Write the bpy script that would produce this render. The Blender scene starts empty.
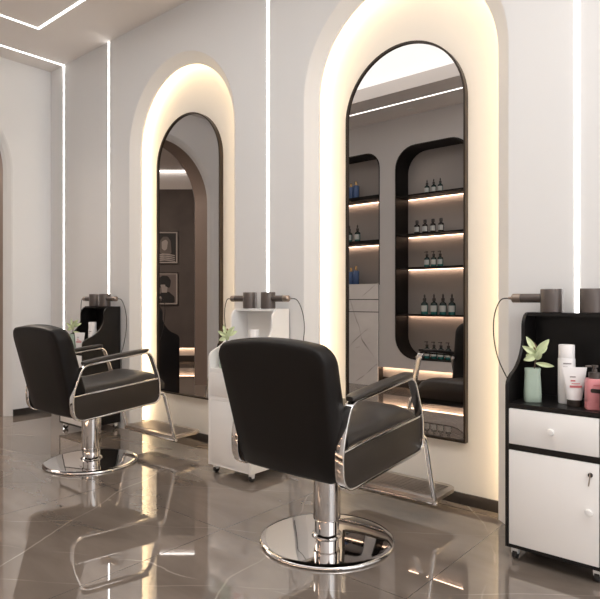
import bpy, bmesh, math, random
from mathutils import Vector, Matrix
random.seed(7)
PI = math.pi
S = bpy.context.scene
COL = S.collection

# ------------------------------------------------------------------ camera, world, exposure
cam_d = bpy.data.cameras.new('camera')
cam_d.lens = 34.92
cam_d.sensor_width = 36.0
cam_d.clip_start = 0.02
cam = bpy.data.objects.new('camera', cam_d)
COL.objects.link(cam)
cam.location = (0, -2.8, 1.1)
cam.rotation_euler = (PI / 2, 0, math.radians(40.39))
S.camera = cam

world = bpy.data.worlds.new('world')
S.world = world
world.use_nodes = True
world.node_tree.nodes['Background'].inputs[0].default_value = (0.9, 0.93, 1.0, 1)
world.node_tree.nodes['Background'].inputs[1].default_value = 0.55

S.view_settings.view_transform = 'Standard'
S.view_settings.look = 'None'
S.view_settings.gamma = 1.0
S.view_settings.use_curve_mapping = False
S.view_settings.exposure = 0.07

def area(name, loc, rot, sx, sy, power, color):
    d = bpy.data.lights.new(name, 'AREA'); d.shape = 'RECTANGLE'; d.size = sx; d.size_y = sy
    d.energy = power; d.color = color
    o = bpy.data.objects.new(name, d); COL.objects.link(o)
    o.location = loc; o.rotation_euler = rot
    return o
# unseen fill lights, added to brighten this room and the next
area('right_fill', (2.5, -1.6, 1.7), (0, PI / 2, 0), 2.8, 2.8, 36, (0.93, 0.96, 1.0))  # added fill from the right; no window is built in that wall
area('front_overhead_fill', (0.6, -1.6, 3.3), (0, 0, 0), 2.0, 1.5, 32, (1.0, 0.95, 0.90))  # added overhead fill for the front of the room, no fixture
area('next_room_fill', (-7.2, -0.6, 3.3), (0, 0, 0), 1.6, 2.6, 150, (1.0, 0.86, 0.74))  # added fill so the next room reads in the far mirror

PANEL_E = 1.8      # luminous ceiling panel
STRIP_E = 6.5       # white LED lines
COVE_E = 11.5       # warm LED lines behind the arches
SHELF_E = 19.0
TOE_E = 22.0
H = 3.357           # ceiling height
YO = -3.23          # opposite wall
XL = -5.63          # end wall
XR = 2.6

# ------------------------------------------------------------------ materials
def mat(name, color, rough=0.5, metal=0.0, ior=None, var=0.0, vscale=8.0, bump=0.0, bscale=200.0, coat=0.0, trans=0.0, spec=None):
    m = bpy.data.materials.new(name)
    m.use_nodes = True
    nt = m.node_tree
    b = nt.nodes['Principled BSDF']
    b.inputs['Base Color'].default_value = (*color, 1)
    b.inputs['Roughness'].default_value = rough
    b.inputs['Metallic'].default_value = metal
    if ior: b.inputs['IOR'].default_value = ior
    if spec is not None: b.inputs['Specular IOR Level'].default_value = spec
    b.inputs['Coat Weight'].default_value = coat
    b.inputs['Transmission Weight'].default_value = trans
    tc = nt.nodes.new('ShaderNodeTexCoord')
    n = nt.nodes.new('ShaderNodeTexNoise')
    n.inputs['Scale'].default_value = vscale
    n.inputs['Detail'].default_value = 5
    nt.links.new(tc.outputs['Object'], n.inputs['Vector'])
    if var > 0:
        r = nt.nodes.new('ShaderNodeMix'); r.data_type = 'RGBA'
        r.inputs[6].default_value = (*[c * (1 - var) for c in color], 1)
        r.inputs[7].default_value = (*[min(1, c * (1 + var)) for c in color], 1)
        nt.links.new(n.outputs['Fac'], r.inputs[0])
        nt.links.new(r.outputs[2], b.inputs['Base Color'])
    if bump > 0:
        n2 = nt.nodes.new('ShaderNodeTexNoise')
        n2.inputs['Scale'].default_value = bscale
        n2.inputs['Detail'].default_value = 3
        nt.links.new(tc.outputs['Object'], n2.inputs['Vector'])
        bp = nt.nodes.new('ShaderNodeBump')
        bp.inputs['Strength'].default_value = bump
        bp.inputs['Distance'].default_value = 0.002
        nt.links.new(n2.outputs['Fac'], bp.inputs['Height'])
        nt.links.new(bp.outputs['Normal'], b.inputs['Normal'])
    return m

def emit(name, color, strength):
    m = bpy.data.materials.new(name)
    m.use_nodes = True
    nt = m.node_tree
    b = nt.nodes['Principled BSDF']
    b.inputs['Base Color'].default_value = (0.8, 0.8, 0.8, 1)
    b.inputs['Emission Color'].default_value = (*color, 1)
    b.inputs['Emission Strength'].default_value = strength
    return m

M = {}
M['wall'] = mat('wall_paint', (0.765, 0.757, 0.75), 0.6, var=0.02, vscale=1.5, bump=0.05, bscale=300)
M['niche'] = mat('niche_paint', (0.80, 0.765, 0.715), 0.6, var=0.02, vscale=2)
M['ceil'] = mat('ceiling_paint', (0.80, 0.75, 0.715), 0.7, var=0.02, vscale=1.5)
M['black_trim'] = mat('black_trim', (0.008, 0.006, 0.005), 0.5, var=0.2, vscale=30, spec=0.25)
M['base'] = mat('baseboard_dark', (0.03, 0.024, 0.02), 0.35, var=0.2, vscale=20)
M['taupe'] = mat('taupe_lining', (0.26, 0.2, 0.17), 0.6, var=0.05)
M['back_panel'] = mat('shelf_back_panel', (0.52, 0.475, 0.455), 0.6, var=0.03)
M['opp'] = mat('opposite_wall_paint', (0.66, 0.635, 0.625), 0.6, var=0.02)
M['dark_wall'] = mat('dark_plaster', (0.095, 0.078, 0.071), 0.7, var=0.45, vscale=3)
M['chrome'] = mat('chrome', (0.72, 0.70, 0.69), 0.04, 1.0, var=0.01)
M['brushed'] = mat('brushed_steel', (0.50, 0.46, 0.43), 0.28, 1.0, var=0.06, vscale=40)
M['leather'] = mat('black_leather', (0.007, 0.0055, 0.005), 0.46, spec=0.22, var=0.15, vscale=20, bump=0.25, bscale=260)
M['seat_leather'] = mat('seat_leather', (0.030, 0.025, 0.022), 0.36, spec=0.4, var=0.15, vscale=20, bump=0.25, bscale=260)
M['side_fab'] = mat('side_panel_vinyl', (0.036, 0.028, 0.022), 0.5, spec=0.25, var=0.3, vscale=300, bump=0.5, bscale=500)
M['blk_lam'] = mat('black_laminate', (0.008, 0.007, 0.007), 0.35, var=0.15, vscale=12, spec=0.3)
M['wht_lam'] = mat('white_laminate', (0.86, 0.845, 0.83), 0.35, var=0.01)
M['rubber'] = mat('black_rubber', (0.015, 0.015, 0.015), 0.5, var=0.1)
M['frost'] = mat('pale_plastic', (0.75, 0.75, 0.75), 0.3, var=0.02)
M['dryer'] = mat('dryer_brown_grey', (0.10, 0.082, 0.075), 0.38, 0.35, var=0.05)
M['dryer_ring'] = mat('dryer_ring', (0.32, 0.26, 0.22), 0.28, 0.8, var=0.04)
M['cord'] = mat('cord_rubber', (0.02, 0.018, 0.018), 0.5, var=0.05)
M['vase'] = mat('sage_ceramic', (0.40, 0.50, 0.42), 0.35, var=0.06, vscale=20)
M['leaf'] = mat('pale_green_leaf', (0.56, 0.64, 0.38), 0.45, var=0.3, vscale=35)
M['leaf_dk'] = mat('bronze_leaf', (0.14, 0.075, 0.04), 0.45, var=0.3, vscale=35)
M['stem'] = mat('plant_stem', (0.07, 0.045, 0.03), 0.5, var=0.2)
M['tube'] = mat('white_plastic', (0.82, 0.80, 0.80), 0.3, var=0.01)
M['pinkband'] = mat('pink_print', (0.62, 0.18, 0.2), 0.4, var=0.05)
M['greyprint'] = mat('grey_print', (0.3, 0.27, 0.27), 0.4, var=0.05)
M['darkcap'] = mat('dark_cap', (0.045, 0.035, 0.03), 0.3, var=0.1)
M['pink'] = mat('pink_lotion', (0.70, 0.27, 0.29), 0.3, var=0.04)
M['bottle'] = mat('dark_teal_glass', (0.012, 0.03, 0.03), 0.15, var=0.2)
M['teal'] = mat('teal_glass_base', (0.02, 0.15, 0.14), 0.15, var=0.2)
M['brownb'] = mat('brown_glass', (0.02, 0.012, 0.01), 0.15, var=0.2)
M['blabel'] = mat('bottle_label', (0.66, 0.68, 0.66), 0.5, var=0.05)
M['blue'] = mat('blue_glass', (0.10, 0.17, 0.36), 0.15, var=0.1)
M['gold'] = mat('gold_cap', (0.75, 0.5, 0.25), 0.25, 0.8, var=0.05)
M['pframe'] = mat('picture_frame_dark', (0.012, 0.01, 0.01), 0.4, var=0.1)
M['pmat'] = mat('picture_mat', (0.42, 0.37, 0.34), 0.6, var=0.03)
M['pgrey'] = mat('print_grey', (0.16, 0.13, 0.12), 0.6, var=0.15)
M['pdark'] = mat('print_black', (0.012, 0.011, 0.011), 0.6, var=0.1)
M['pskin'] = mat('print_light', (0.36, 0.32, 0.30), 0.6, var=0.1)
M['phair'] = mat('print_mid', (0.12, 0.1, 0.09), 0.6, var=0.3)
M['mframe'] = mat('mirror_frame_bronze', (0.035, 0.024, 0.017), 0.35, 0.4, var=0.1)
M['silver'] = mat('mirror_glass_tinted', (0.49, 0.47, 0.46), 0.0, 1.0)
M['panel'] = emit('luminous_ceiling', (1.0, 0.985, 0.96), PANEL_E)
M['strip'] = emit('white_led', (1.0, 0.98, 0.95), STRIP_E)
M['cove'] = emit('warm_led', (1.0, 0.75, 0.45), COVE_E)
M['shelfled'] = emit('shelf_led', (1.0, 0.69, 0.49), SHELF_E)
M['toe'] = emit('toe_led', (1.0, 0.66, 0.42), TOE_E)
M['spot'] = emit('downlight_lens', (1.0, 0.9, 0.8), 8)

def stone(name, base, dark, vein, grout=None, rough=0.035, ior=1.8, vs=1.0, tile=1.0, off=(0, 0), vthick=0.012, vam=1.0):
    m = bpy.data.materials.new(name); m.use_nodes = True
    nt = m.node_tree; N = nt.nodes; L = nt.links
    b = N['Principled BSDF']
    b.inputs['Roughness'].default_value = rough
    b.inputs['IOR'].default_value = ior
    tc = N.new('ShaderNodeTexCoord')
    def noise(scale, det=6, dist=0.0, vec=None):
        n = N.new('ShaderNodeTexNoise')
        n.inputs['Scale'].default_value = scale; n.inputs['Detail'].default_value = det
        n.inputs['Distortion'].default_value = dist
        L.new(vec or tc.outputs['Object'], n.inputs['Vector'])
        return n.outputs['Fac']
    def math_(op, a, bb=None, c=None):
        n = N.new('ShaderNodeMath'); n.operation = op
        for i, v in enumerate((a, bb, c)):
            if v is None: continue
            if isinstance(v, (int, float)): n.inputs[i].default_value = v
            else: L.new(v, n.inputs[i])
        return n.outputs[0]
    def mix(f, a, bb):
        n = N.new('ShaderNodeMix'); n.data_type = 'RGBA'
        if isinstance(f, (int, float)): n.inputs[0].default_value = f
        else: L.new(f, n.inputs[0])
        for i, v in ((6, a), (7, bb)):
            if isinstance(v, tuple): n.inputs[i].default_value = (*v, 1)
            else: L.new(v, n.inputs[i])
        return n.outputs[2]
    mp = N.new('ShaderNodeMapping'); mp.inputs['Rotation'].default_value = (0.4, 0.3, 0.6)
    mp.inputs['Scale'].default_value = (1.0, 2.6, 1.6)
    L.new(tc.outputs['Object'], mp.inputs['Vector'])
    cl = math_('MULTIPLY_ADD', math_('SUBTRACT', noise(1.7 * vs, 8, 0.6, mp.outputs[0]), 0.5), 2.6, 0.5)
    n0 = N.new('ShaderNodeClamp'); L.new(cl, n0.inputs[0])
    c = mix(n0.outputs[0], dark, base)
    sv = N.new('ShaderNodeSeparateXYZ'); L.new(tc.outputs['Object'], sv.inputs[0])
    for k, (dx, dy, fr, wob, th, am) in enumerate(((0.9, 0.43, 1.05, 0.7, 0.0065, 0.6), (-0.35, 0.93, 0.8, 0.6, 0.0045, 0.5), (0.6, -0.8, 1.7, 0.8, 0.008, 0.35))):
        lin = math_('MULTIPLY_ADD', sv.outputs[0], dx, math_('MULTIPLY', math_('ADD', sv.outputs[1], sv.outputs[2]), dy))
        ph = math_('ADD', math_('MULTIPLY', lin, fr * vs), math_('MULTIPLY', noise(0.7 * vs, 2, 0.0), wob))
        ph = math_('ADD', ph, math_('MULTIPLY', noise(7 * vs, 4, 0.0), 0.03))
        d = math_('ABSOLUTE', math_('SUBTRACT', math_('FRACT', math_('ADD', ph, 10.3 + k * 0.37)), 0.5))
        v = math_('SUBTRACT', 1.0, math_('DIVIDE', d, th * (vthick / 0.012)))
        kk = N.new('ShaderNodeClamp'); L.new(v, kk.inputs[0])
        mk = N.new('ShaderNodeClamp'); L.new(math_('MULTIPLY_ADD', noise(1.6 * vs + k, 2), 5.0, -2.1), mk.inputs[0])
        c = mix(math_('MULTIPLY', math_('MULTIPLY', kk.outputs[0], mk.outputs[0]), min(0.95, am * vam)), c, vein)
    if grout:
        sx = N.new('ShaderNodeSeparateXYZ'); L.new(tc.outputs['Object'], sx.inputs[0])
        gs = []
        for i in (0, 1):
            u = math_('FRACT', math_('ADD', math_('DIVIDE', math_('SUBTRACT', sx.outputs[i], off[i]), tile), 20.5))
            d = math_('ABSOLUTE', math_('SUBTRACT', u, 0.5))
            gs.append(math_('LESS_THAN', d, 0.0016))
        g = math_('MAXIMUM', gs[0], gs[1])
        c = mix(g, c, grout)
        r = math_('MULTIPLY_ADD', g, 0.25, rough)
        L.new(r, b.inputs['Roughness'])
    L.new(c, b.inputs['Base Color'])
    return m
M['floor'] = stone('polished_marble_floor', (0.245, 0.202, 0.170), (0.155, 0.126, 0.105), (0.55, 0.49, 0.43), grout=(0.03, 0.022, 0.018), rough=0.008, ior=2.75, tile=1.0, off=(-1.088, -0.92))
M['marble'] = stone('white_marble', (0.93, 0.91, 0.89), (0.82, 0.79, 0.77), (0.14, 0.12, 0.11), ior=1.4, rough=0.3, vs=1.5, vthick=0.04, vam=2.0)

# ------------------------------------------------------------------ mesh helpers
def finish(bm, sharp=35):
    bmesh.ops.recalc_face_normals(bm, faces=bm.faces)
    for f in bm.faces: f.smooth = True
    for e in bm.edges:
        if len(e.link_faces) == 2:
            if e.calc_face_angle(0) > math.radians(sharp): e.smooth = False
    return bm

def obj(name, bm, m, parent=None, loc=None, sharp=35, recalc=True):
    if recalc: finish(bm, sharp)
    me = bpy.data.meshes.new(name)
    bm.to_mesh(me); bm.free()
    me.materials.append(m)
    o = bpy.data.objects.new(name, me)
    COL.objects.link(o)
    if parent: o.parent = parent
    if loc: o.location = loc
    return o

def tag(o, label=None, cat=None, group=None, kind=None):
    if label: o['label'] = label
    if cat: o['category'] = cat
    if group: o['group'] = group
    if kind: o['kind'] = kind
    return o

def thing(name, label, cat, loc=(0, 0, 0), rz=0, group=None):
    o = bpy.data.objects.new(name, None)
    o.empty_display_size = 0.05
    COL.objects.link(o)
    o.location = loc; o.rotation_euler = (0, 0, rz)
    return tag(o, label, cat, group)

def struct(name, bm, m, **k):
    o = obj(name, bm, m, **k); o['kind'] = 'structure'; return o

def copy_tree(o, parent=None):
    c = o.copy(); COL.objects.link(c)
    if parent: c.parent = parent
    for ch in list(o.children): copy_tree(ch, c)
    return c

def B(): return bmesh.new()

def add_box(bm, x0, x1, y0, y1, z0, z1, bev=0.0, seg=2):
    vs = [bm.verts.new(p) for p in ((x0,y0,z0),(x1,y0,z0),(x1,y1,z0),(x0,y1,z0),(x0,y0,z1),(x1,y0,z1),(x1,y1,z1),(x0,y1,z1))]
    fs = [bm.faces.new([vs[i] for i in q]) for q in ((0,3,2,1),(4,5,6,7),(0,1,5,4),(1,2,6,5),(2,3,7,6),(3,0,4,7))]
    if bev > 0:
        es = list({e for f in fs for e in f.edges})
        bmesh.ops.bevel(bm, geom=es, offset=bev, segments=seg, affect='EDGES', profile=0.5)
    return bm

def box(*a, **k): return add_box(B(), *a, **k)

def add_prism(bm, pts, fmap, a, b, bev=0.0, seg=2):
    """outline pts (list of 2-D) placed by fmap(u, v, t) for t = a and b"""
    n = len(pts)
    v0 = [bm.verts.new(fmap(u, v, a)) for u, v in pts]
    v1 = [bm.verts.new(fmap(u, v, b)) for u, v in pts]
    f0 = bm.faces.new(v0); f1 = bm.faces.new(v1[::-1])
    for i in range(n):
        j = (i + 1) % n
        bm.faces.new((v0[j], v0[i], v1[i], v1[j]))
    if bev > 0:
        es = [e for e in f0.edges] + [e for e in f1.edges]
        bmesh.ops.bevel(bm, geom=es, offset=bev, segments=seg, affect='EDGES', profile=0.5)
    return bm

def rounded(pts, radii, seg=6, closed=True):
    """round the corners of a polyline (2-D or 3-D)"""
    P = [Vector(p) for p in pts]; n = len(P); out = []
    if not isinstance(radii, (list, tuple)): radii = [radii] * n
    for i in range(n):
        if not closed and i in (0, n - 1): out.append(P[i]); continue
        a, p, c = P[i - 1], P[i], P[(i + 1) % n]
        d1, d2 = (a - p), (c - p)
        r = radii[i]
        if r <= 0: out.append(p); continue
        ang = d1.angle(d2)
        t = min(r / math.tan(ang / 2), d1.length * 0.49, d2.length * 0.49)
        q1 = p + d1.normalized() * t; q2 = p + d2.normalized() * t
        for k in range(seg + 1):
            s = k / seg
            out.append(q1 * (1 - s) ** 2 + p * 2 * s * (1 - s) + q2 * s * s)
    return out

def add_sweep(bm, path, section, closed=False, up=None, caps=True):
    """section: list of (a, b) in the frame (side, up); path 3-D points"""
    P = [Vector(p) for p in path]; n = len(P)
    rings = []; prev = None
    for i in range(n):
        if closed: t = (P[(i + 1) % n] - P[i - 1])
        else: t = P[min(i + 1, n - 1)] - P[max(i - 1, 0)]
        t.normalize()
        if up is not None:
            s = Vector(up); b = t.cross(s).normalized(); s = b.cross(t).normalized()
        else:
            if prev is None:
                s = t.orthogonal().normalized()
            else:
                s = (prev - t * prev.dot(t)).normalized()
            prev = s
            b = t.cross(s).normalized()
        rings.append([bm.verts.new(P[i] + s * a + b * c) for a, c in section])
    m = len(section)
    for i in range(n if closed else n - 1):
        r0, r1 = rings[i], rings[(i + 1) % n]
        for k in range(m):
            bm.faces.new((r0[k], r0[(k + 1) % m], r1[(k + 1) % m], r1[k]))
    if caps and not closed:
        bm.faces.new(rings[0][::-1]); bm.faces.new(rings[-1])
    return bm

def circ(r, n=12): return [(r * math.cos(2 * PI * i / n), r * math.sin(2 * PI * i / n)) for i in range(n)]
def rect(w, h, r=0.002):
    q = rounded([(-w/2, -h/2, 0), (w/2, -h/2, 0), (w/2, h/2, 0), (-w/2, h/2, 0)], r, 3)
    return [(p.x, p.y) for p in q]

def tube(path, r, n=12, closed=False): return add_sweep(B(), path, circ(r, n), closed)

def add_lathe(bm, prof, n=32, mtx=None, sx=1.0, sy=1.0, power=None):
    rings = []
    for r, z in prof:
        ring = []
        if r < 1e-5:
            ring = [bm.verts.new((0, 0, z))]
        else:
            for i in range(n):
                a = 2 * PI * i / n; c, s = math.cos(a), math.sin(a)
                if power:
                    k = (abs(c) ** power + abs(s) ** power) ** (-1 / power); c, s = c * k, s * k
                ring.append(bm.verts.new((r * c * sx, r * s * sy, z)))
        rings.append(ring)
    new = [v for r in rings for v in r]
    for a, b in zip(rings, rings[1:]):
        if len(a) == 1 and len(b) == 1: continue
        for i in range(n):
            j = (i + 1) % n
            if len(a) == 1: bm.faces.new((a[0], b[i], b[j]))
            elif len(b) == 1: bm.faces.new((a[i], a[j], b[0]))
            else: bm.faces.new((a[i], a[j], b[j], b[i]))
    if len(rings[0]) > 1: bm.faces.new(rings[0][::-1])
    if len(rings[-1]) > 1: bm.faces.new(rings[-1])
    if mtx: bmesh.ops.transform(bm, matrix=mtx, verts=new)
    return bm
def lathe(prof, **k): return add_lathe(B(), prof, **k)

def fill_poly(bm, loops, fmap):
    """flat face with holes"""
    es = []
    for lp in loops:
        vs = [bm.verts.new(fmap(*p)) for p in lp]
        for i in range(len(vs)): es.append(bm.edges.new((vs[i], vs[(i + 1) % len(vs)])))
    bmesh.ops.triangle_fill(bm, use_beauty=True, use_dissolve=False, edges=es)

def arch(c, r, spring, z0=0.0, n=36):
    """from lower right (c+r) up over to lower left (c-r)"""
    pts = [(c + r, z0)]
    for i in range(n + 1):
        a = PI * i / n
        pts.append((c + r * math.cos(a), spring + r * math.sin(a)))
    pts.append((c - r, z0))
    return pts

def ribbon(bm, A, Bp, close=False):
    va = [bm.verts.new(p) for p in A]; vb = [bm.verts.new(p) for p in Bp]
    n = len(va)
    for i in range(n if close else n - 1):
        j = (i + 1) % n
        bm.faces.new((va[i], va[j], vb[j], vb[i]))

# ------------------------------------------------------------------ setting
SPR = 2.345
R1, R0 = 0.65, 0.572          # outer and inner radius of the arch rim
ARCH = (-1.704, -3.622)

struct('floor', box(-10.2, XR, -4.9, 2.4, -0.05, 0.0), M['floor'])

# mirror wall, with two full-height arched recesses open to the floor
bm = B()
out = [(XR, 0.0), (XR, H), (XL, H), (XL, 0.0)]
for c in sorted(ARCH):
    out += arch(c, R1, SPR)[::-1]
fill_poly(bm, [out], lambda x, z: (x, 0, z))
steps = [(R1, 0.0), (R1 - 0.006, 0.002), (R0 + 0.012, 0.052), (R0 + 0.003, 0.058), (R0, 0.064), (R0, 0.074), (R0 + 0.11, 0.074), (R0 + 0.11, 0.16)]
for c in ARCH:
    for (ra, ya), (rb, yb) in zip(steps, steps[1:]):
        ribbon(bm, [(x, ya, z) for x, z in arch(c, ra, SPR)], [(x, yb, z) for x, z in arch(c, rb, SPR)])
struct('wall_back', bm, M['wall'], sharp=20)
bm = B()
for c in ARCH:
    add_box(bm, c - 0.7, c + 0.7, 0.155, 0.20, 0, 3.2)
struct('wall_niche', bm, M['niche'])
for k, c in enumerate(ARCH):
    struct('baseboard_niche' if k == 0 else 'baseboard_niche_far', box(c - R0 - 0.1, c + R0 + 0.1, 0.14, 0.155, 0, 0.06, bev=0.002), M['base'])

# end wall with an arched doorway into the next room
SPRE = 2.31
CE, RE1, RE0 = -1.12, 0.75, 0.685
bm = B()
out = [(0.0, 0.0), (0.0, H), (YO, H), (YO, 0.0)] + arch(CE, RE1, SPRE)[::-1]
fill_poly(bm, [out], lambda y, z: (XL, y, z))
st = [(RE1, 0.0), (RE1 - 0.014, 0.006), (RE1 - 0.045, 0.03), (RE0, 0.06)]
for (ra, ya), (rb, yb) in zip(st, st[1:]):
    ribbon(bm, [(XL - ya, y, z) for y, z in arch(CE, ra, SPRE)], [(XL - yb, y, z) for y, z in arch(CE, rb, SPRE)])
struct('wall_left', bm, M['wall'], sharp=50)
bm = B()
ribbon(bm, [(XL - 0.06, y, z) for y, z in arch(CE, RE0, SPRE)], [(XL - 0.30, y, z) for y, z in arch(CE, RE0, SPRE)])
ribbon(bm, [(XL - 0.30, y, z) for y, z in arch(CE, RE0, SPRE)], [(XL - 0.30, y, z) for y, z in arch(CE, RE0 + 0.06, SPRE)])
struct('trim_arch', bm, M['taupe'])
bm = B()
out = [(2.0, 0.0), (2.0, H), (-4.8, H), (-4.8, 0.0)] + arch(CE, RE0, SPRE)[::-1]
fill_poly(bm, [out], lambda y, z: (XL - 0.31, y, z))
struct('wall_next_room_near', bm, M['opp'])
struct('baseboard_left', add_box(box(XL, XL + 0.012, CE + RE1, 0, 0, 0.06), XL, XL + 0.012, YO, CE - RE1, 0, 0.06), M['base'])
# next room shell
struct('wall_next_room_far', box(-10.2, -10.1, -4.9, 2.4, 0, H), M['dark_wall'])
struct('wall_next_room_back', box(-10.1, XL - 0.31, 2.0, 2.1, 0, H), M['dark_wall'])
struct('wall_next_room_front', box(-10.1, XL - 0.31, -4.9, -4.8, 0, H), M['dark_wall'])
# the oblique dark wall with the two pictures: local +Y is its face
DW = Matrix.Translation((-8.28, -3.28, 0)) @ Matrix.Rotation(math.atan2(-0.648, 0.7615), 4, 'Z')
def dwo(o): o.matrix_world = DW @ o.matrix_basis; return o
dwo(struct('wall_dark', box(-1.75, 1.75, -0.3, 0, 0.25, 3.03), M['dark_wall']))
dwo(struct('wall_dark_plinth', box(-1.75, 1.75, -0.3, -0.1, 0.0, 0.25), M['opp']))
dwo(struct('baseboard_dark', box(-1.75, 1.75, -0.1, -0.085, 0.0, 0.11), M['base']))
dwo(struct('wall_dark_cornice', box(-1.75, 1.75, -0.3, -0.02, 3.03, H), M['ceil']))
ledd = obj('led_strip', box(-1.74, 1.74, -0.09, -0.065, 0.244, 0.2495), M['toe']); dwo(ledd)
tag(ledd, 'warm light line under the dark wall with the portraits, in the next room', 'light strip')
led2 = obj('led_strip', box(-1.74, 1.74, 0.0, 0.03, H - 0.02, H - 0.001), M['strip']); dwo(led2)
tag(led2, 'white ceiling light line above the dark portrait wall in the next room', 'light strip')

# ceiling with a raised luminous tray
TX0, TX1, TY0, TY1 = -4.45, 1.9, -2.44, -0.88
bm = B()
fill_poly(bm, [[(-10.2, -4.9), (XR, -4.9), (XR, 2.4), (-10.2, 2.4)], [(TX0, TY0), (TX1, TY0), (TX1, TY1), (TX0, TY1)]], lambda x, y: (x, y, H))
q = [(TX0, TY0), (TX1, TY0), (TX1, TY1), (TX0, TY1)]
ribbon(bm, [(x, y, H) for x, y in q], [(x, y, H + 0.14) for x, y in q], close=True)
struct('ceiling', bm, M['ceil'])
lum = obj('ceiling_light_panel', box(TX0 - 0.02, TX1 + 0.02, TY0 - 0.02, TY1 + 0.02, H + 0.141, H + 0.18), M['panel'])
tag(lum, 'white glowing stretched ceiling panel in the raised tray, seen in the near mirror', 'ceiling light')

# opposite wall, floating above a lit toe recess, with two display niches
def rrect(x0, x1, z0, z1, r, n=8):
    return [(p.x, p.y) for p in rounded_arc([(x0, z0), (x1, z0), (x1, z1), (x0, z1)], r, n)]
def rounded_arc(q, r, n):
    (x0, z0), (x1, _), (_, z1), _ = q
    out = []
    for cx, cz, a0 in ((x0 + r, z0 + r, PI), (x1 - r, z0 + r, 1.5 * PI), (x1 - r, z1 - r, 0), (x0 + r, z1 - r, 0.5 * PI)):
        for k in range(n + 1):
            a = a0 + 0.5 * PI * k / n
            out.append(Vector((cx + r * math.cos(a), cz + r * math.sin(a))))
    return out
NR = (-3.784, -2.80, 0.38, 2.975)       # display niche on the right
NL = (-5.02, -4.034, 1.30, 2.975)       # display niche above the marble cabinet
nl = [(NL[0], NL[2]), (NL[1], NL[2])] + [(p.x, p.y) for p in rounded_arc([(NL[0], NL[2]), (NL[1], 0), (0, NL[3]), 0], 0.2, 8)][18:]
bm = B()
fill_poly(bm, [[(XL, 0.245), (XR, 0.245), (XR, H), (XL, H)], rrect(*NR, 0.27), nl], lambda x, z: (x, YO, z))
ribbon(bm, [(XL, YO, 0.245), (XR, YO, 0.245)], [(XL, YO - 0.1, 0.245), (XR, YO - 0.1, 0.245)])
ribbon(bm, [(XL, YO - 0.1, 0.0), (XR, YO - 0.1, 0.0)], [(XL, YO - 0.1, 0.245), (XR, YO - 0.1, 0.245)])
struct('wall_front', bm, M['opp'])
struct('baseboard_front', box(XL, XR, YO - 0.1, YO - 0.085, 0, 0.11), M['base'])
tl = obj('led_strip', box(XL + 0.02, XR, YO - 0.09, YO - 0.065, 0.239, 0.2445), M['toe'])
tag(tl, 'warm light line in the toe recess under the shelf wall', 'light strip')
struct('wall_right', box(XR, XR + 0.05, YO - 0.1, 0.2, 0, H), M['wall'])

# ------------------------------------------------------------------ arches: light lines and mirrors
for k, c in enumerate(ARCH):
    bm = B()
    A = arch(c, R0 + 0.098, SPR, 0.02); 
    ribbon(bm, [(x, 0.085, z) for x, z in A], [(x, 0.125, z) for x, z in A])
    Bq = arch(c, R0 + 0.108, SPR, 0.02)
    ribbon(bm, [(x, 0.085, z) for x, z in Bq], [(x, 0.125, z) for x, z in Bq])
    ribbon(bm, [(x, 0.085, z) for x, z in A], [(x, 0.085, z) for x, z in Bq])
    ribbon(bm, [(x, 0.125, z) for x, z in A], [(x, 0.125, z) for x, z in Bq])
    o = obj('cove_light', bm, M['cove'], recalc=True)
    tag(o, ('warm glowing cove light around the near arch behind the front chair', 'warm glowing cove light around the far arch behind the rear chair')[k], 'cove light')
    # mirror
    cm = c - (0.020, 0.040)[k]
    t = thing('wall_mirror', ('tall arched mirror reflecting shelves of bottles, in the near arch', 'tall arched mirror reflecting two framed portraits, in the far arch')[k], 'mirror', (cm, 0.155, 0.335), 0)
    rm, sp = 0.391, 2.572 - 0.391 - 0.335
    bm = B()
    prof = arch(0, rm, sp)
    inn = arch(0, rm - 0.011, sp, 0.011)
    for ya, yb, pa, pb in ((0, -0.035, prof, prof), (-0.035, -0.035, prof, inn), (-0.035, -0.022, inn, inn)):
        ribbon(bm, [(x, ya, z) for x, z in pa], [(x, yb, z) for x, z in pb], close=True)
    fr = obj('frame', bm, M['mframe'], t)
    bm = B()
    bm.faces.new([bm.verts.new((x, -0.024, z)) for x, z in inn])
    obj('mirror_glass', bm, M['silver'], t, recalc=False)

# ------------------------------------------------------------------ white LED lines
def led(label, *boxes):
    bm = B()
    for b in boxes: add_box(bm, *b)
    return tag(obj('led_strip', bm, M['strip']), label, 'light strip')
w = 0.0085
led('white vertical light line on the wall behind the near black trolley', (-0.747 - w, -0.747 + w, -0.003, 0.0, 0.10, H))
led('white vertical light line on the wall between the two arches', (-2.661 - w, -2.661 + w, -0.003, 0.0, 0.10, H))
led('white vertical light line on the wall behind the far black trolley', (-4.581 - w, -4.581 + w, -0.003, 0.0, 0.10, H))
led('white light line running up the wall by the corner and across the ceiling', (-5.371 - w, -5.371 + w, -0.003, 0.0, 0.0, H), (-5.371 - w, -5.371 + w, YO, -0.003, H - 0.003, H))
Y1, Y2 = -0.52, -2.78
led('white rectangular light line loop on the ceiling around the tray',
    (-4.80 - w, XR - 0.3, Y1 - w, Y1 + w, H - 0.003, H), (-4.80 - w, XR - 0.3, Y2 - w, Y2 + w, H - 0.003, H),
    (-4.80 - w, -4.80 + w, Y2 + w, Y1 - w, H - 0.003, H))
t = thing('downlight', 'small round ceiling downlight reflected in the near mirror', 'ceiling light', (-3.476, -3.06, H))
obj('trim_ring', lathe([(0.03, -0.002), (0.045, -0.004), (0.047, 0.0)], n=24), M['frost'], t)
obj('lens', lathe([(0.0, -0.001), (0.03, -0.001), (0.03, 0.002)], n=24), M['spot'], t)

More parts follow.
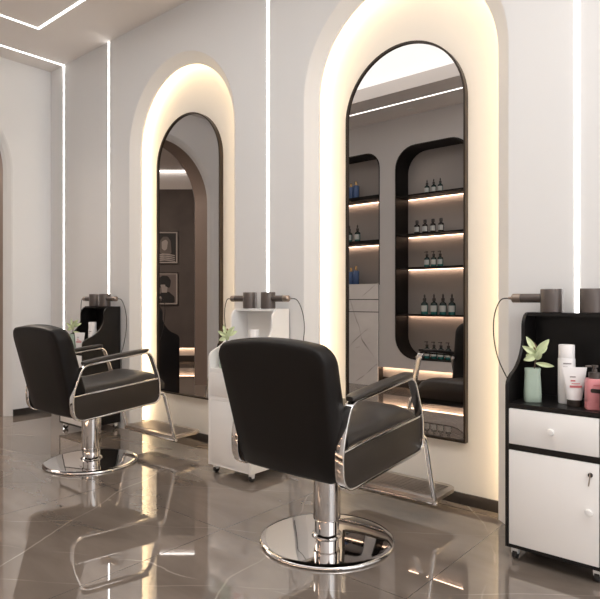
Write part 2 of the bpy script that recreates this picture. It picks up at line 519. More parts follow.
# ------------------------------------------------------------------ display niches on the opposite wall
def display(name, label, rng, outline, zs, thick, glassy):
    x0, x1, z0, z1 = rng
    t = thing(name, label, 'shelf niche', ((x0 + x1) / 2, YO, z0))
    cx = (x0 + x1) / 2
    D = 0.30
    P = [(x - cx, z - z0) for x, z in outline]
    bm = B()
    ribbon(bm, [(x, 0.004, z) for x, z in P], [(x, -D, z) for x, z in P], close=True)
    # thin visible edge in front of the wall
    c0 = Vector((0, (z1 - z0) / 2))
    Q = []
    for x, z in P:
        v = Vector((x, z)) - c0
        Q.append((c0.x + v.x * (1 + 0.012 / abs(x1 - cx)), c0.y + v.y * (1 + 0.012 / ((z1 - z0) / 2))))
    ribbon(bm, [(x, 0.004, z) for x, z in P], [(x, 0.004, z) for x, z in Q], close=True)
    obj('lining', bm, M['black_trim'], t)
    bm = B(); bm.faces.new([bm.verts.new((x, -D, z)) for x, z in P])
    obj('back_panel', bm, M['back_panel'], t)
    for z in zs:
        s = obj('shelf', box(x0 - cx + 0.002, x1 - cx - 0.002, -D + 0.004, -0.004, z - z0 - thick, z - z0), M['black_trim'], t)
        obj('led_strip', box(x0 - cx + 0.02, x1 - cx - 0.02, -D + 0.012, -D + 0.03, z - z0 - thick - 0.005, z - z0 - thick - 0.001), M['shelfled'], s)
    return t
display('display_niche', 'tall rounded black-lined wall niche with four lit bottle shelves, reflected in near mirror', NR, rrect(*NR, 0.27), (2.386, 1.906, 1.496, 0.916), 0.018, True)
display('display_niche', 'black-lined wall niche with blue bottles above the marble cabinet, reflected in near mirror', NL, nl, (2.44, 1.867), 0.045, False)
# marble cabinet below the left niche
t = thing('marble_cabinet', 'white veined marble cabinet with drawers under the shelf niche, reflected in near mirror', 'cabinet', (-4.53, YO, 0))
MX = 0.495
obj('body', box(-MX, MX, -0.28, 0.01, 0.0, 1.285), M['base'], t)
obj('countertop', box(-MX, MX, -0.28, 0.03, 1.285, 1.30), M['marble'], t)
obj('drawer', box(-MX, MX, 0.01, 0.03, 1.105, 1.285), M['marble'], t)
obj('drawer', box(-MX, MX, 0.01, 0.03, 0.945, 1.095), M['marble'], t)
obj('door', box(-MX, -0.002, 0.01, 0.03, 0.0, 0.935), M['marble'], t)
obj('door', box(0.002, MX, 0.01, 0.03, 0.0, 0.935), M['marble'], t)

# ------------------------------------------------------------------ bottles
def make_bottle(kind, scale=1.0):
    t = thing('bottle', '', 'bottle')
    r, h = 0.03 * scale, 0.11 * scale
    glass = {'pump': M['teal'], 'dropper': M['teal'], 'round': M['brownb'], 'blue': M['blue']}[kind]
    pr = [(r * 0.9, 0), (r, 0.004), (r, h * 0.82), (r * 0.85, h * 0.92), (r * 0.38, h), (r * 0.38, h + 0.012 * scale)]
    if kind == 'blue': pr = [(r * 0.95, 0), (r, 0.004), (r, h * 1.15), (r * 0.9, h * 1.2), (r * 0.3, h * 1.22), (r * 0.3, h * 1.3)]
    b = obj('body', lathe(pr, n=20), glass, t)
    if kind in ('pump', 'dropper'):
        obj('shoulder', lathe([(r * 1.004, h * 0.74), (r * 1.004, h * 0.82), (r * 0.86, h * 0.92), (r * 0.4, h * 1.005), (r * 0.39, h + 0.012 * scale)], n=20), M['bottle'], t)
    if kind != 'blue':
        bm = B()
        A = [(r * 1.01 * math.cos(a), r * 1.01 * math.sin(a)) for a in [math.radians(d) for d in range(15, 166, 10)]]
        ribbon(bm, [(x, y, h * 0.24) for x, y in A], [(x, y, h * 0.72) for x, y in A])
        obj('label', bm, M['blabel'], t)
    z = h + 0.012 * scale
    if kind == 'pump':
        p = obj('pump', lathe([(r * 0.5, z - 0.004), (r * 0.5, z + 0.018 * scale), (r * 0.15, z + 0.02 * scale), (r * 0.15, z + 0.04 * scale), (r * 0.35, z + 0.042 * scale), (r * 0.35, z + 0.05 * scale), (0, z + 0.05 * scale)], n=16), M['darkcap'], t)
        obj('nozzle', add_sweep(B(), [(0, 0, z + 0.046 * scale), (-r * 1.0, 0, z + 0.044 * scale)], circ(r * 0.13, 8)), M['darkcap'], p)
    elif kind == 'dropper':
        obj('dropper_cap', lathe([(r * 0.5, z - 0.004), (r * 0.5, z + 0.02 * scale), (r * 0.25, z + 0.024 * scale), (r * 0.27, z + 0.045 * scale), (r * 0.1, z + 0.058 * scale), (0, z + 0.06 * scale)], n=16), M['darkcap'], t)
    elif kind == 'round':
        obj('cap', lathe([(r * 0.6, z - 0.006), (r * 0.6, z + 0.025 * scale), (r * 0.5, z + 0.03 * scale), (0, z + 0.03 * scale)], n=16), M['darkcap'], t)
    else:
        obj('cap', lathe([(r * 0.4, h * 1.24), (r * 0.4, h * 1.55), (r * 0.2, h * 1.62), (0, h * 1.64)], n=16), M['gold'], t)
    return t
protos = {}
def place_bottle(kind, scale, x, y, z, label, group):
    key = (kind, scale)
    if key not in protos:
        protos[key] = o = make_bottle(kind, scale)
    else: o = copy_tree(protos[key])
    o.location = (x, y, z); o['label'] = label; o['group'] = group
    return o
BX = lambda px, D=6.44: (-0.648 + (px - 300) / 582 * 0.7615) * D / (0.7615 + (px - 300) / 582 * 0.648)
ordn = {3: ('leftmost', 'middle', 'rightmost'), 4: ('leftmost', 'second', 'third', 'rightmost')}
for kind, sc, pxs, z, nm in (
    ('dropper', 1.0, (427, 433.7, 440.3), 2.386, 'dropper bottles on the top shelf of the tall niche'),
    ('round', 1.15, (417, 425, 433, 441), 1.906, 'round brown bottles on the second shelf of the tall niche'),
    ('pump', 1.12, (427, 433.7, 440.3), 1.496, 'pump bottles on the third shelf of the tall niche'),
    ('dropper', 1.4, (424.5, 434, 443, 452), 0.916, 'large dropper bottles on the fourth shelf of the tall niche'),
    ('pump', 1.2, (427, 434, 441, 448.5), 0.38, 'pump bottles on the floor of the tall niche')):
    for k, px in enumerate(pxs):
        kk = {'dropper': 'dropper', 'round': 'round brown', 'pump': 'pump'}[kind]
        place_bottle(kind, sc, BX(px), YO - 0.15, z, ordn[len(pxs)][k] + ' of the ' + nm, nm)
for px, z, lb in ((349.5, 1.867, 'left dark bottle with pale label in the niche above the marble cabinet'),
                  (357.5, 1.867, 'right dark bottle with pale label in the niche above the marble cabinet')):
    place_bottle('dropper', 1.3, BX(px), YO - 0.15, z, lb, 'dark bottles in the niche above the marble cabinet')
for px, z, s, lb in ((351, 2.44, 1.3, 'blue bottle at left, top shelf of the niche above the marble cabinet'),
                  (356, 2.44, 1.4, 'gold-capped blue bottle, top shelf of the niche above the marble cabinet'),
                  (351, 1.30, 1.3, 'blue bottle at left standing on the marble countertop'),
                  (356, 1.30, 1.4, 'blue bottle with gold cap standing on the marble countertop')):
    place_bottle('blue', s, BX(px), YO - 0.15, z, lb, 'blue bottles in the niche above the marble cabinet')

# ------------------------------------------------------------------ pictures on the dark wall
def picture(x, z, label, which):
    t = thing('framed_picture', label, 'picture', (x, 0, z))
    W, Hh = 0.47, 0.57
    bm = B()
    o_ = [(-W/2, -Hh/2), (W/2, -Hh/2), (W/2, Hh/2), (-W/2, Hh/2)]
    i_ = [(a * 0.955, b * 0.962) for a, b in o_]
    for ya, yb, pa, pb in ((0.002, 0.025, o_, o_), (0.025, 0.025, o_, i_), (0.025, 0.004, i_, i_)):
        ribbon(bm, [(u, ya, v) for u, v in pa], [(u, yb, v) for u, v in pb], close=True)
    obj('frame', bm, M['pframe'], t)
    obj('mat_board', box(-W*0.478, W*0.478, 0.004, 0.010, -Hh*0.481, Hh*0.481), M['pmat'], t)
    p = obj('print', box(-W*0.42, W*0.42, 0.010, 0.012, -Hh*0.44, Hh*0.44), M['pdark'] if which == 0 else M['pgrey'], t)
    def blob(name, pts, y, m, r=0.03):
        q = rounded([(a, b, 0) for a, b in pts], r, 5)
        obj(name, add_prism(B(), [(v.x, v.y) for v in q], lambda u, v, tt: (u, tt, v), y, y + 0.0012), m, p)
    if which == 0:
        blob('hair', [(-0.09, -0.1), (-0.08, 0.12), (-0.03, 0.19), (0.05, 0.19), (0.10, 0.12), (0.12, -0.12)], 0.0121, M['phair'], 0.04)
        blob('face', [(-0.05, -0.02), (-0.055, 0.1), (0.02, 0.14), (0.055, 0.1), (0.04, -0.02), (0.0, -0.06)], 0.0134, M['pskin'], 0.03)
        for k in range(4):
            blob('stripe', [(-0.17, -0.13 - k * 0.033), (-0.04, -0.105 - k * 0.033), (0.06, -0.11 - k * 0.033), (0.18, -0.135 - k * 0.033), (0.18, -0.15 - k * 0.033), (0.0, -0.128 - k * 0.033), (-0.17, -0.147 - k * 0.033)], 0.0134, M['pskin'], 0.01)
    else:
        blob('shoulders', [(-0.17, -0.25), (-0.12, -0.12), (-0.02, -0.04), (0.08, -0.06), (0.17, -0.14), (0.18, -0.25)], 0.0121, M['pdark'], 0.04)
        blob('neck', [(-0.05, -0.07), (-0.06, 0.04), (0.05, 0.04), (0.04, -0.07)], 0.0134, M['pskin'], 0.01)
        blob('hair', [(-0.13, 0.0), (-0.13, 0.16), (-0.04, 0.23), (0.06, 0.22), (0.11, 0.14), (0.09, 0.0), (0.0, 0.05)], 0.0147, M['pdark'], 0.05)
        blob('face', [(-0.07, 0.035), (-0.075, 0.07), (0.01, 0.07), (0.01, 0.035), (-0.03, 0.01)], 0.016, M['pskin'], 0.012)
    dwo(t)
    return t
PXX = -0.17
picture(PXX, 2.01, 'framed black-and-white portrait in striped top, upper picture on the dark wall', 0)
picture(PXX, 1.29, 'framed black-and-white portrait with short dark bob, lower picture on the dark wall', 1)

# ------------------------------------------------------------------ salon chair (faces +Y)
def make_chair(label):
    t = thing('salon_chair', label, 'chair', group='salon chairs facing the mirrors')
    R = 0.306
    base = obj('base_plate', lathe([(0, 0.0), (R - 0.01, 0.0), (R, 0.004), (R, 0.010), (R - 0.006, 0.015), (R - 0.03, 0.0175), (0.2, 0.022), (0.09, 0.027), (0.0, 0.029)], n=96), M['chrome'], t, sharp=60)
    obj('column', lathe([(0.0, 0.10), (0.059, 0.10), (0.063, 0.105), (0.063, 0.375), (0.0, 0.375)], n=48), M['chrome'], t)
    obj('collar', lathe([(0.068, 0.024), (0.070, 0.030), (0.066, 0.036), (0.056, 0.042), (0.056, 0.10), (0.03, 0.10)], n=48), M['chrome'], t)
    # seat pan and cushion
    pan = [(-0.25, 0.362), (0.30, 0.415), (0.33, 0.45), (0.33, 0.50), (-0.2, 0.45), (-0.25, 0.42)]
    q = rounded([(a, b, 0) for a, b in pan], 0.03, 4)
    obj('seat_pan', add_prism(B(), [(v.x, v.y) for v in q], lambda a, b, u: (u, a, b), -0.252, 0.252), M['leather'], t)
    # cushion as a rounded grid
    bm = B()
    nu, nv = 20, 22
    def top(u, v):   # u,v in -1..1
        x = 0.243 * u; y = 0.10 + 0.32 * v
        f = (1 - abs(u) ** 6) ** 0.35 * (1 - abs(v) ** 8) ** 0.4
        crown = 0.008 * (1 - u * u) + 0.020 * math.exp(-((v - 0.62) / 0.35) ** 2)
        return x, y, 0.497 + 0.016 * v + (0.062 + crown) * f
    gt = [[bm.verts.new(top(-1 + 2 * i / nu, -1 + 2 * j / nv)) for j in range(nv + 1)] for i in range(nu + 1)]
    for i in range(nu):
        for j in range(nv): bm.faces.new((gt[i][j], gt[i + 1][j], gt[i + 1][j + 1], gt[i][j + 1]))
    rim = [gt[i][0] for i in range(nu + 1)] + [gt[nu][j] for j in range(1, nv + 1)] + [gt[i][nv] for i in range(nu - 1, -1, -1)] + [gt[0][j] for j in range(nv - 1, 0, -1)]
    low = [bm.verts.new((v.co.x, v.co.y, v.co.z - 0.06 if v.co.y < 0.3 else v.co.z - 0.04)) for v in rim]
    n = len(rim)
    for i in range(n): bm.faces.new((rim[i], low[i], low[(i + 1) % n], rim[(i + 1) % n]))
    bm.faces.new(low)
    obj('seat', bm, M['seat_leather'], t, sharp=50)
    # backrest: layered outline, leaned back
    bm = B()
    W2, Z0, Z1 = 0.300, 0.362, 0.905
    def outline(ins):
        pts = []
        w = W2 - ins; z0 = Z0 + ins; rr = max(0.02, 0.065 - ins * 0.3); rb = 0.05
        for k in range(9):
            a = -PI / 2 + PI / 2 * k / 8; pts.append((w - rb + rb * math.cos(a), z0 + rb + rb * math.sin(a)))
        zt = Z1 - ins
        for k in range(9):
            a = PI / 2 * k / 8; pts.append((w - rr + rr * math.cos(a), zt - rr + rr * math.sin(a)))
        for k in range(1, 12):
            x = (w - rr) * (1 - 2 * k / 12); pts.append((x, zt))
        for k in range(9):
            a = PI / 2 + PI / 2 * k / 8; pts.append((-w + rr + rr * math.cos(a), zt - rr + rr * math.sin(a)))
        for k in range(9):
            a = PI + PI / 2 * k / 8; pts.append((-w + rb + rb * math.cos(a), z0 + rb + rb * math.sin(a)))
        for k in range(1, 12):
            x = (-w + rb) * (1 - 2 * k / 12); pts.append((x, z0))
        return pts
    def place(x, z, d):
        f = (z - 0.36) / 0.545
        zz = z + 0.028 * (1 - (x / W2) ** 2) * max(0, f) ** 3           # gently arched top
        y = -0.268 - 0.135 * f + d * (1.15 - 0.25 * f)
        y -= 0.012 * (1 - (x / W2) ** 2) * (1 if d < 0.03 else 0)         # slightly bowed rear
        xx = x * (0.895 + 0.115 * min(1, max(0, f))) - 0.007
        return (xx, y, zz + d * 0.12)
    layers = [(0.02, -0.004), (0.006, 0.002), (0.0, 0.012), (-0.002, 0.05), (0.0, 0.08), (0.012, 0.103), (0.035, 0.118), (0.08, 0.125)]
    rings = [[bm.verts.new(place(x, z, d)) for x, z in outline(i)] for i, d in layers]
    for a, b in zip(rings, rings[1:]):
        for i in range(len(a)):
            j = (i + 1) % len(a); bm.faces.new((a[i], a[j], b[j], b[i]))
    for ring, d, rev in ((rings[0], -0.006, True), (rings[-1], 0.128, False)):
        # fill with shrinking copies for a smooth pad
        prev = ring
        base_pts = outline(layers[0][0] if rev else layers[-1][0])
        cz = (Z0 + Z1) / 2
        for s in (0.7, 0.4, 0.12):
            nr = [bm.verts.new(place(x * s, cz + (z - cz) * s, d)) for x, z in base_pts]
            for i in range(len(nr)):
                j = (i + 1) % len(nr); bm.faces.new((prev[i], prev[j], nr[j], nr[i]))
            prev = nr
        bm.faces.new(prev)
    obj('backrest', bm, M['leather'], t, sharp=60)
    for s in (-1, 1):
        # upholstered side panel
        q = rounded([(-0.284, 0.356, 0), (0.329, 0.405, 0), (0.324, 0.556, 0), (-0.288, 0.505, 0)], [0.085, 0.05, 0.012, 0.012], 8)
        bm = add_prism(B(), [(v.x, v.y) for v in q], lambda a, b, u: (s * u, a, b), 0.268, 0.300, bev=0.004)
        obj('side_panel', bm, M['side_fab'], t)
        # flat chrome loop: arm, front upright, bottom and rear
        path = rounded([(s * 0.292, -0.292, 0.350), (s * 0.292, 0.335, 0.400), (s * 0.292, 0.330, 0.56), (s * 0.287, 0.262, 0.745), (s * 0.287, -0.230, 0.690), (s * 0.292, -0.300, 0.52)],
                       [0.09, 0.06, 0.3, 0.065, 0.08, 0.3], 10)
        obj('arm_frame', add_sweep(B(), path, rect(0.040, 0.011, 0.003), closed=True, up=(1, 0, 0)), M['chrome'], t, sharp=40)
        tr = [(s * 0.298, -0.292, 0.507), (s * 0.298, 0.330, 0.558)]
        obj('trim_bar', add_sweep(B(), tr, rect(0.014, 0.009, 0.002), up=(1, 0, 0)), M['chrome'], t)
        # padded armrest
        a0, a1 = Vector((s * 0.287, -0.225, 0.702)), Vector((s * 0.287, 0.248, 0.754))
        bm = B(); d = (a1 - a0)
        sec = [(p.x, p.y) for p in rounded([(-0.029, -0.006, 0), (0.029, -0.006, 0), (0.029, 0.016, 0), (-0.029, 0.016, 0)], 0.011, 4)]
        rs = []
        for k in range(13):
            f = (0, 0.012, 0.03, 0.06, 0.2, 0.35, 0.5, 0.65, 0.8, 0.94, 0.97, 0.988, 1)[k]; g = min(f, 1 - f); e = min(1, 0.6 + 0.4 * math.sqrt(min(1, g / 0.06)))
            p = a0 + d * f + Vector((0, 0, 0.004 * math.sin(PI * f)))
            rs.append([bm.verts.new((p.x + a * e, p.y, p.z + b * (0.5 + 0.5 * e))) for a, b in sec])
        for r0, r1 in zip(rs, rs[1:]):
            for i in range(len(sec)):
                j = (i + 1) % len(sec); bm.faces.new((r0[i], r0[j], r1[j], r1[i]))
        bm.faces.new(rs[0]); bm.faces.new(rs[-1])
        obj('armrest', bm, M['seat_leather'], t)
    # footrest
    fr = obj('footrest', add_prism(B(), [(v.x, v.y) for v in rounded([(-0.31, 0.45, 0), (0.31, 0.45, 0), (0.305, 0.715, 0), (-0.305, 0.715, 0)], [0.015, 0.015, 0.07, 0.07], 8)],
                 lambda a, b, z: (a, b, z), 0.118, 0.136, bev=0.004), M['brushed'], t)
    bm = B()
    for k in range(9):
        y = 0.49 + k * 0.022
        add_box(bm, -0.27, 0.27, y, y + 0.008, 0.134, 0.1395)
    obj('grip_ribs', bm, M['brushed'], fr)
    for s in (-1, 1):
        path = rounded([(s * 0.284, 0.25, 0.425), (s * 0.290, 0.380, 0.462), (s * 0.298, 0.468, 0.112), (s * 0.298, 0.468, 0.105)], [0, 0.045, 0.0, 0], 8, closed=False)
        obj('footrest_rod', tube(path, 0.013), M['chrome'], t)
    obj('cross_bar', tube([(-0.315, 0.468, 0.108), (0.315, 0.468, 0.108)], 0.010), M['chrome'], t)
    return t
ch = make_chair('black leather salon chair on round chrome base, nearest the camera')
ch.location = (-1.630, -0.695, 0)
c2 = copy_tree(ch)
c2.location = (-3.632, -0.712, 0)
c2['label'] = 'black leather salon chair on round chrome base at left, farther from the camera'

# ------------------------------------------------------------------ trolleys
def make_trolley(label, body, front):
    """front face at local y = 0, back at y = 0.34; x centred"""
    t = thing('salon_trolley', label, 'trolley', group=None)
    W = 0.19; D = 0.345
    pts = [(D, 0.055), (0.0, 0.055), (0.0, 0.735)]
    # S-curve from shoulder to recessed upper part
    pts += [(0.005, 0.752), (0.020, 0.768), (0.048, 0.782), (0.082, 0.795), (0.112, 0.812), (0.138, 0.834), (0.159, 0.858), (0.176, 0.884), (0.186, 0.905), (0.19, 0.92), (0.19, 0.975)]
    for k in range(1, 9):
        a = PI - PI / 2 * k / 8
        pts.append((0.19 + 0.067 + 0.067 * math.cos(a), 0.975 + 0.067 * math.sin(a)))
    pts += [(D, 1.042)]
    for s in (-1, 1):
        xa, xb = (-W, -W + 0.014) if s < 0 else (W - 0.014, W)
        obj('side_panel', add_prism(B(), pts, lambda a, b, x: (x, a, b), xa, xb), body, t)
    I = W - 0.0145
    obj('back_panel', box(-I, I, D - 0.012, D, 0.056, 1.025), body, t)
    obj('top_panel', box(-I, I, 0.225, D, 1.026, 1.0415), body, t)
    obj('tray_panel', box(-I, I, 0.003, D - 0.013, 0.643, 0.663), body, t)
    obj('divider', box(-I, I, 0.001, D - 0.013, 0.468, 0.492), body, t)
    obj('bottom_panel', box(-I, I, 0.001, D - 0.013, 0.0555, 0.069), body, t)
    obj('case_interior', add_box(box(-I, I, 0.02, D - 0.014, 0.07, 0.467), -I, I, 0.02, D - 0.014, 0.493, 0.642), body, t)
    knob = lambda z, y: [(0.006, 0), (0.006, 0.008), (0.012, 0.012), (0.0145, 0.018), (0.012, 0.025), (0.0, 0.028)]
    rot = Matrix.Rotation(PI / 2, 4, 'X')
    d = obj('drawer', box(-I + 0.001, I - 0.001, 0.0, 0.019, 0.493, 0.641, bev=0.0015), front, t)
    obj('knob', lathe(knob(0, 0), n=24, mtx=Matrix.Translation((0, 0.0, 0.567)) @ rot), front, d)
    dr = obj('door', box(-I + 0.001, I - 0.001, 0.0, 0.019, 0.070, 0.466, bev=0.0015), front, t)
    obj('knob', lathe(knob(0, 0), n=24, mtx=Matrix.Translation((I - 0.034, 0.0, 0.278)) @ rot), front, dr)
    lk = obj('lock', lathe([(0.009, 0), (0.009, 0.004), (0.006, 0.006), (0, 0.006)], n=20, mtx=Matrix.Translation((I - 0.032, 0.0, 0.42)) @ rot), M['darkcap'], dr)
    bm = B(); add_box(bm, I - 0.0335, I - 0.0305, -0.012, -0.005, 0.408, 0.428)
    add_sweep(bm, [(I - 0.032, -0.012, 0.41), (I - 0.037, -0.010, 0.378)], rect(0.005, 0.0015, 0.0005), up=(1, 0, 0))
    obj('key', bm, M['brushed'], dr)
    for x in (-W + 0.03, W - 0.03):
        for y in (0.035, D - 0.035):
            w_ = obj('caster', lathe([(0.014, -0.011), (0.0195, -0.009), (0.0195, 0.009), (0.014, 0.011)], n=24, mtx=Matrix.Translation((x, y + 0.006, 0.0195)) @ Matrix.Rotation(PI / 2, 4, 'Y')), M['rubber'], t)
            obj('caster_fork', add_prism(B(), [(v.x, v.y) for v in rounded([(-0.016, 0.055, 0), (0.016, 0.055, 0), (0.010, 0.022, 0), (-0.010, 0.022, 0)], 0.004, 3)],
                lambda a, b, c: (x + c, y + 0.004 + a, b), -0.014, 0.014), M['frost'], w_)
    return t
TR = (-0.747, -2.656, -4.578)
labs = ('black salon trolley with white drawer and door, at the right edge',
        'all white salon trolley behind the near chair, between the arches',
        'black salon trolley with white fronts behind the far chair')
tro = []
for k, x in enumerate(TR):
    o = make_trolley(labs[k], M['wht_lam'] if k == 1 else M['blk_lam'], M['wht_lam'])
    o.location = (x, -0.355, 0); tro.append(o)
TOP = 1.042

# ------------------------------------------------------------------ hair dryers standing on the trolleys
def make_dryer(label, side, cordpts):
    t = thing('hair_dryer', label, 'hair dryer')
    h = obj('head', lathe([(0.030, 0.0), (0.044, 0.0), (0.047, 0.003), (0.047, 0.102), (0.045, 0.105), (0.034, 0.105), (0.030, 0.095), (0.0, 0.095)], n=40), M['dryer'], t)
    m = Matrix.Translation((0, 0, 0.064)) @ Matrix.Rotation(side * PI / 2, 4, 'Y')
    hd = obj('handle', lathe([(0.0205, 0.03), (0.0205, 0.135), (0.019, 0.136)], n=28, mtx=m), M['dryer'], t)
    obj('handle_ring', lathe([(0.0195, 0.136), (0.021, 0.137), (0.021, 0.172), (0.018, 0.176), (0.007, 0.180), (0.005, 0.195), (0, 0.195)], n=28, mtx=m), M['dryer_ring'], hd)
    pts = [Vector(p) for p in cordpts]
    # Catmull-Rom
    P = [pts[0]] + pts + [pts[-1]]; path = []
    for i in range(1, len(P) - 2):
        for k in range(8):
            s = k / 8; a, b, c, d = P[i - 1], P[i], P[i + 1], P[i + 2]
            path.append(0.5 * ((2 * b) + (c - a) * s + (2 * a - 5 * b + 4 * c - d) * s * s + (3 * b - a - 3 * c + d) * s ** 3))
    path.append(pts[-1])
    obj('cord', tube(path, 0.0028, 8), M['cord'], t)
    return t
CL = [(-0.19, 0, 0.064), (-0.235, 0.01, 0.055), (-0.268, 0.02, -0.01), (-0.278, 0.03, -0.10), (-0.265, 0.035, -0.20), (-0.235, 0.04, -0.28), (-0.19, 0.05, -0.36), (-0.135, 0.072, -0.42), (-0.128, 0.078, -0.80)]
cordR = [(-x, y, z) for x, y, z in CL]
names = (('hair dryer with handle pointing left on top of the near black trolley', 'hair dryer cut off by the right edge on top of the near black trolley'),
         ('hair dryer with handle pointing left on top of the white trolley', 'hair dryer with handle pointing right on top of the white trolley'),
         ('hair dryer with handle pointing left on top of the far black trolley', 'hair dryer with handle pointing right on top of the far black trolley'))
p1 = make_dryer(names[0][0], -1, CL)
p2 = make_dryer(names[0][1], 1, cordR)
for k, x in enumerate(TR):
    for j, (p, dx) in enumerate(((p1, -0.082), (p2, 0.082))):
        o = p if k == 0 else copy_tree(p)
        o.location = (x + dx, -0.09, TOP); o['label'] = names[k][j]; o['group'] = 'hair dryers on the trolleys'

# ------------------------------------------------------------------ plants in vases
def leaf_bm(L, Wd, curl):
    bm = B(); n = 10; rows = []
    for i in range(n + 1):
        s = i / n
        w_ = Wd * (math.sin(PI * min(1, s * 0.98 + 0.02)) ** 0.75) * (1 - 0.25 * s)
        z = math.sin(s * curl) / max(curl, 0.01) * L; y = (1 - math.cos(s * curl)) / max(curl, 0.01) * L
        rows.append([bm.verts.new((w_ * a, y - abs(a) * w_ * 0.35, z)) for a in (-1, -0.5, 0, 0.5, 1)])
    for a, b in zip(rows, rows[1:]):
        for k in range(4): bm.faces.new((a[k], a[k + 1], b[k + 1], b[k]))
    bmesh.ops.remove_doubles(bm, verts=bm.verts, dist=1e-5)
    r = bmesh.ops.solidify(bm, geom=bm.faces[:], thickness=0.0008)
    return bm
def make_plant(label):
    t = thing('potted_plant', label, 'plant', group='small leafy plants in vases on the trolleys')
    v = obj('vase', lathe([(0.0, 0.0), (0.036, 0.0), (0.038, 0.003), (0.0385, 0.03), (0.0375, 0.06), (0.0355, 0.095), (0.0335, 0.125), (0.0345, 0.152), (0.0325, 0.152), (0.031, 0.14), (0.0, 0.135)], n=40, sx=0.98, sy=0.75, power=3.2), M['vase'], t)
    tip = Vector((0.016, 0, 0.205))
    st = obj('stem', tube([(0.004, 0, 0.13), (0.010, 0, 0.165), tip, (0.018, 0, 0.235)], 0.003, 8), M['stem'], t)
    # (azimuth in the view plane, tilt, length, width, curl, height, dark)
    specs = [(-58, 20, 0.075, 0.015, 0.6, 0.215, 0), (-28, -15, 0.085, 0.014, 0.5, 0.225, 0), (42, 10, 0.085, 0.019, 0.5, 0.222, 0), (62, -30, 0.08, 0.017, 0.4, 0.218, 0),
             (-112, 25, 0.062, 0.018, 0.9, 0.21, 0), (18, 30, 0.06, 0.018, 0.7, 0.19, 0), (100, 10, 0.085, 0.012, 0.8, 0.175, 0), (-10, -30, 0.045, 0.010, 0.4, 0.232, 1), (-45, -20, 0.04, 0.011, 0.4, 0.228, 1), (-85, -25, 0.05, 0.014, 0.7, 0.205, 0)]
    for az, tl, L, Wd, cu, z, dk in specs:
        bm = leaf_bm(L, Wd, cu)
        m = Matrix.Translation((0.014, 0, z)) @ Matrix.Rotation(math.radians(az), 4, 'Y') @ Matrix.Rotation(math.radians(tl + 8), 4, 'X')
        bmesh.ops.transform(bm, matrix=m, verts=bm.verts)
        obj('leaf', bm, M['leaf_dk'] if dk else M['leaf'], t)
    return t
TZ = 0.6635
pl = make_plant('green-leafed sprig in a sage ceramic vase on the near black trolley')
pl.location = (-0.857, -0.255, TZ); pl.rotation_euler = (0, 0, 0.5); pl.scale = (0.94, 0.94, 0.94)
pls = ('green-leafed sprig in a vase on the white trolley', 'green-leafed sprig in a vase on the far black trolley')
for x, lb in zip(TR[1:], pls):
    o = copy_tree(pl); o.location = (x - 0.105, -0.29, TZ); o['label'] = lb

# ------------------------------------------------------------------ hair products
def make_tube(label):
    t = thing('squeeze_tube', label, 'tube', group=None)
    bm = B(); n = 32; rings = []
    for s in range(9):
        f = s / 8; z = 0.026 + f * 0.132
        a = 0.030 + 0.019 * f; b = 0.024 * (1 - f ** 1.4) + 0.0015
        rings.append([bm.verts.new((a * math.cos(2 * PI * i / n), b * math.sin(2 * PI * i / n), z)) for i in range(n)])
    for r0, r1 in zip(rings, rings[1:]):
        for i in range(n):
            j = (i + 1) % n; bm.faces.new((r0[i], r0[j], r1[j], r1[i]))
    bm.faces.new(rings[0]); bm.faces.new(rings[-1])
    obj('body', bm, M['tube'], t)
    obj('cap', lathe([(0.0, 0), (0.027, 0), (0.028, 0.002), (0.028, 0.026), (0, 0.026)], n=32), M['darkcap'], t)
    def strip(name, x0, x1, z, h, m):
        f = (z + h / 2 - 0.026) / 0.132
        a = 0.030 + 0.019 * f; b = 0.024 * (1 - f ** 1.4) + 0.0015
        bm = B(); xs = [x0 + (x1 - x0) * k / 8 for k in range(9)]
        yy = lambda x: -(b * math.sqrt(max(0, 1 - (x / a) ** 2)) + 0.0022)
        ribbon(bm, [(x, yy(x), z) for x in xs], [(x, yy(x) + 0.0006, z + h) for x in xs])
        obj(name, bm, m, t)
    strip('pink_band', -0.022, 0.026, 0.076, 0.009, M['pinkband'])
    strip('print_line', -0.020, 0.002, 0.117, 0.005, M['greyprint'])
    strip('print_line', -0.018, 0.0, 0.101, 0.006, M['pinkband'])
    strip('print_line', -0.015, 0.018, 0.091, 0.003, M['pinkband'])
    return t
def make_can(label):
    t = thing('lotion_bottle', label, 'bottle')
    obj('body', lathe([(0, 0), (0.033, 0), (0.034, 0.003), (0.034, 0.187), (0.032, 0.190), (0, 0.190)], n=32), M['tube'], t)
    obj('cap', lathe([(0.032, 0.1905), (0.032, 0.243), (0.030, 0.246), (0, 0.246)], n=32), M['tube'], t)
    bm = B(); A = [math.radians(d) for d in range(-125, -70, 6)]
    ribbon(bm, [(0.0345 * math.cos(a), 0.0345 * math.sin(a), 0.166) for a in A], [(0.0345 * math.cos(a), 0.0345 * math.sin(a), 0.171) for a in A])
    ribbon(bm, [(0.0345 * math.cos(a), 0.0345 * math.sin(a), 0.153) for a in A[:6]], [(0.0345 * math.cos(a), 0.0345 * math.sin(a), 0.156) for a in A[:6]])
    obj('print', bm, M['greyprint'], t)
    return t
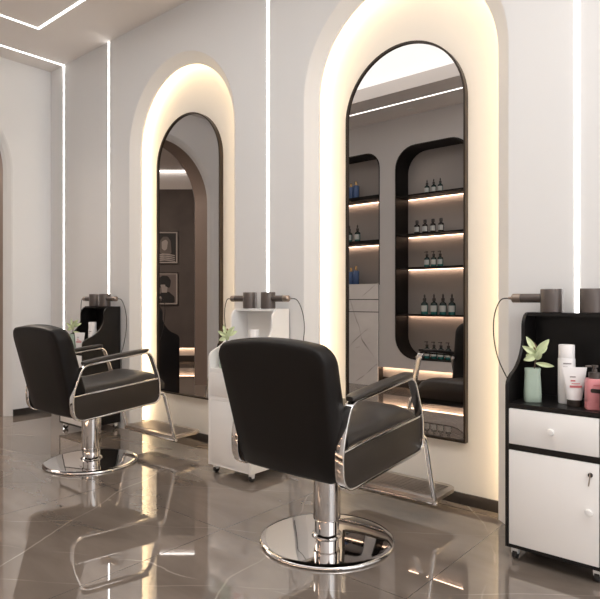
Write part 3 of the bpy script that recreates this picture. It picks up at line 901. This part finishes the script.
def make_pink(label):
    t = thing('pump_bottle', label, 'bottle')
    obj('body', lathe([(0, 0), (0.040, 0), (0.043, 0.004), (0.043, 0.008), (0.0422, 0.010), (0.043, 0.012), (0.043, 0.018), (0.0422, 0.020), (0.043, 0.022), (0.043, 0.028), (0.0422, 0.030), (0.043, 0.032), (0.043, 0.112), (0.038, 0.122), (0, 0.122)], n=40, sx=0.8, sy=0.75, power=4), M['pink'], t)
    obj('collar', lathe([(0.022, 0.1222), (0.022, 0.146), (0.010, 0.148), (0.009, 0.160), (0.0, 0.16)], n=24), M['dryer'], t)
    p = obj('pump', lathe([(0.006, 0.159), (0.006, 0.166), (0.013, 0.167), (0.013, 0.175), (0, 0.176)], n=20), M['dryer'], t)
    obj('nozzle', tube([(0, 0, 0.171), (-0.034, -0.005, 0.170)], 0.0045, 8), M['dryer'], p)
    bm = B()
    bm2 = [(p_.x, p_.y) for p_ in rounded([(-0.022, 0.070, 0), (0.030, 0.066, 0), (0.032, 0.082, 0), (-0.022, 0.086, 0)], 0.007, 4)]
    obj('logo', add_prism(bm, bm2, lambda a, b, c: (a, c, b), -0.0334, -0.0328), M['darkcap'], t)
    bm = B(); add_box(bm, -0.012, 0.02, -0.0334, -0.0328, 0.096, 0.101)
    obj('print', bm, M['pinkband'], t)
    return t
fz = 0.5
tb = make_tube('white squeeze tube with pink print standing on its dark cap, on the near black trolley')
tb.location = (-0.692, -0.245, TZ); tb.rotation_euler = (0, 0, 0.52)
cn = make_can('tall white capped bottle behind the squeeze tube on the near black trolley')
cn.location = (-0.736, -0.195, TZ); cn.rotation_euler = (0, 0, 0.5)
pk = make_pink('pink pump bottle with dark logo at right on the near black trolley')
pk.location = (-0.608, -0.275, TZ); pk.rotation_euler = (0, 0, 0.45)
for x, w_ in zip(TR[1:], ('white', 'far black')):
    a = copy_tree(tb); a.location = (x - 0.01, -0.27, TZ); a['label'] = 'white squeeze tube standing beside the plant on the %s trolley' % w_
    b = copy_tree(cn); b.location = (x + 0.055, -0.19, TZ); b['label'] = 'tall white capped bottle at the back of the %s trolley' % w_
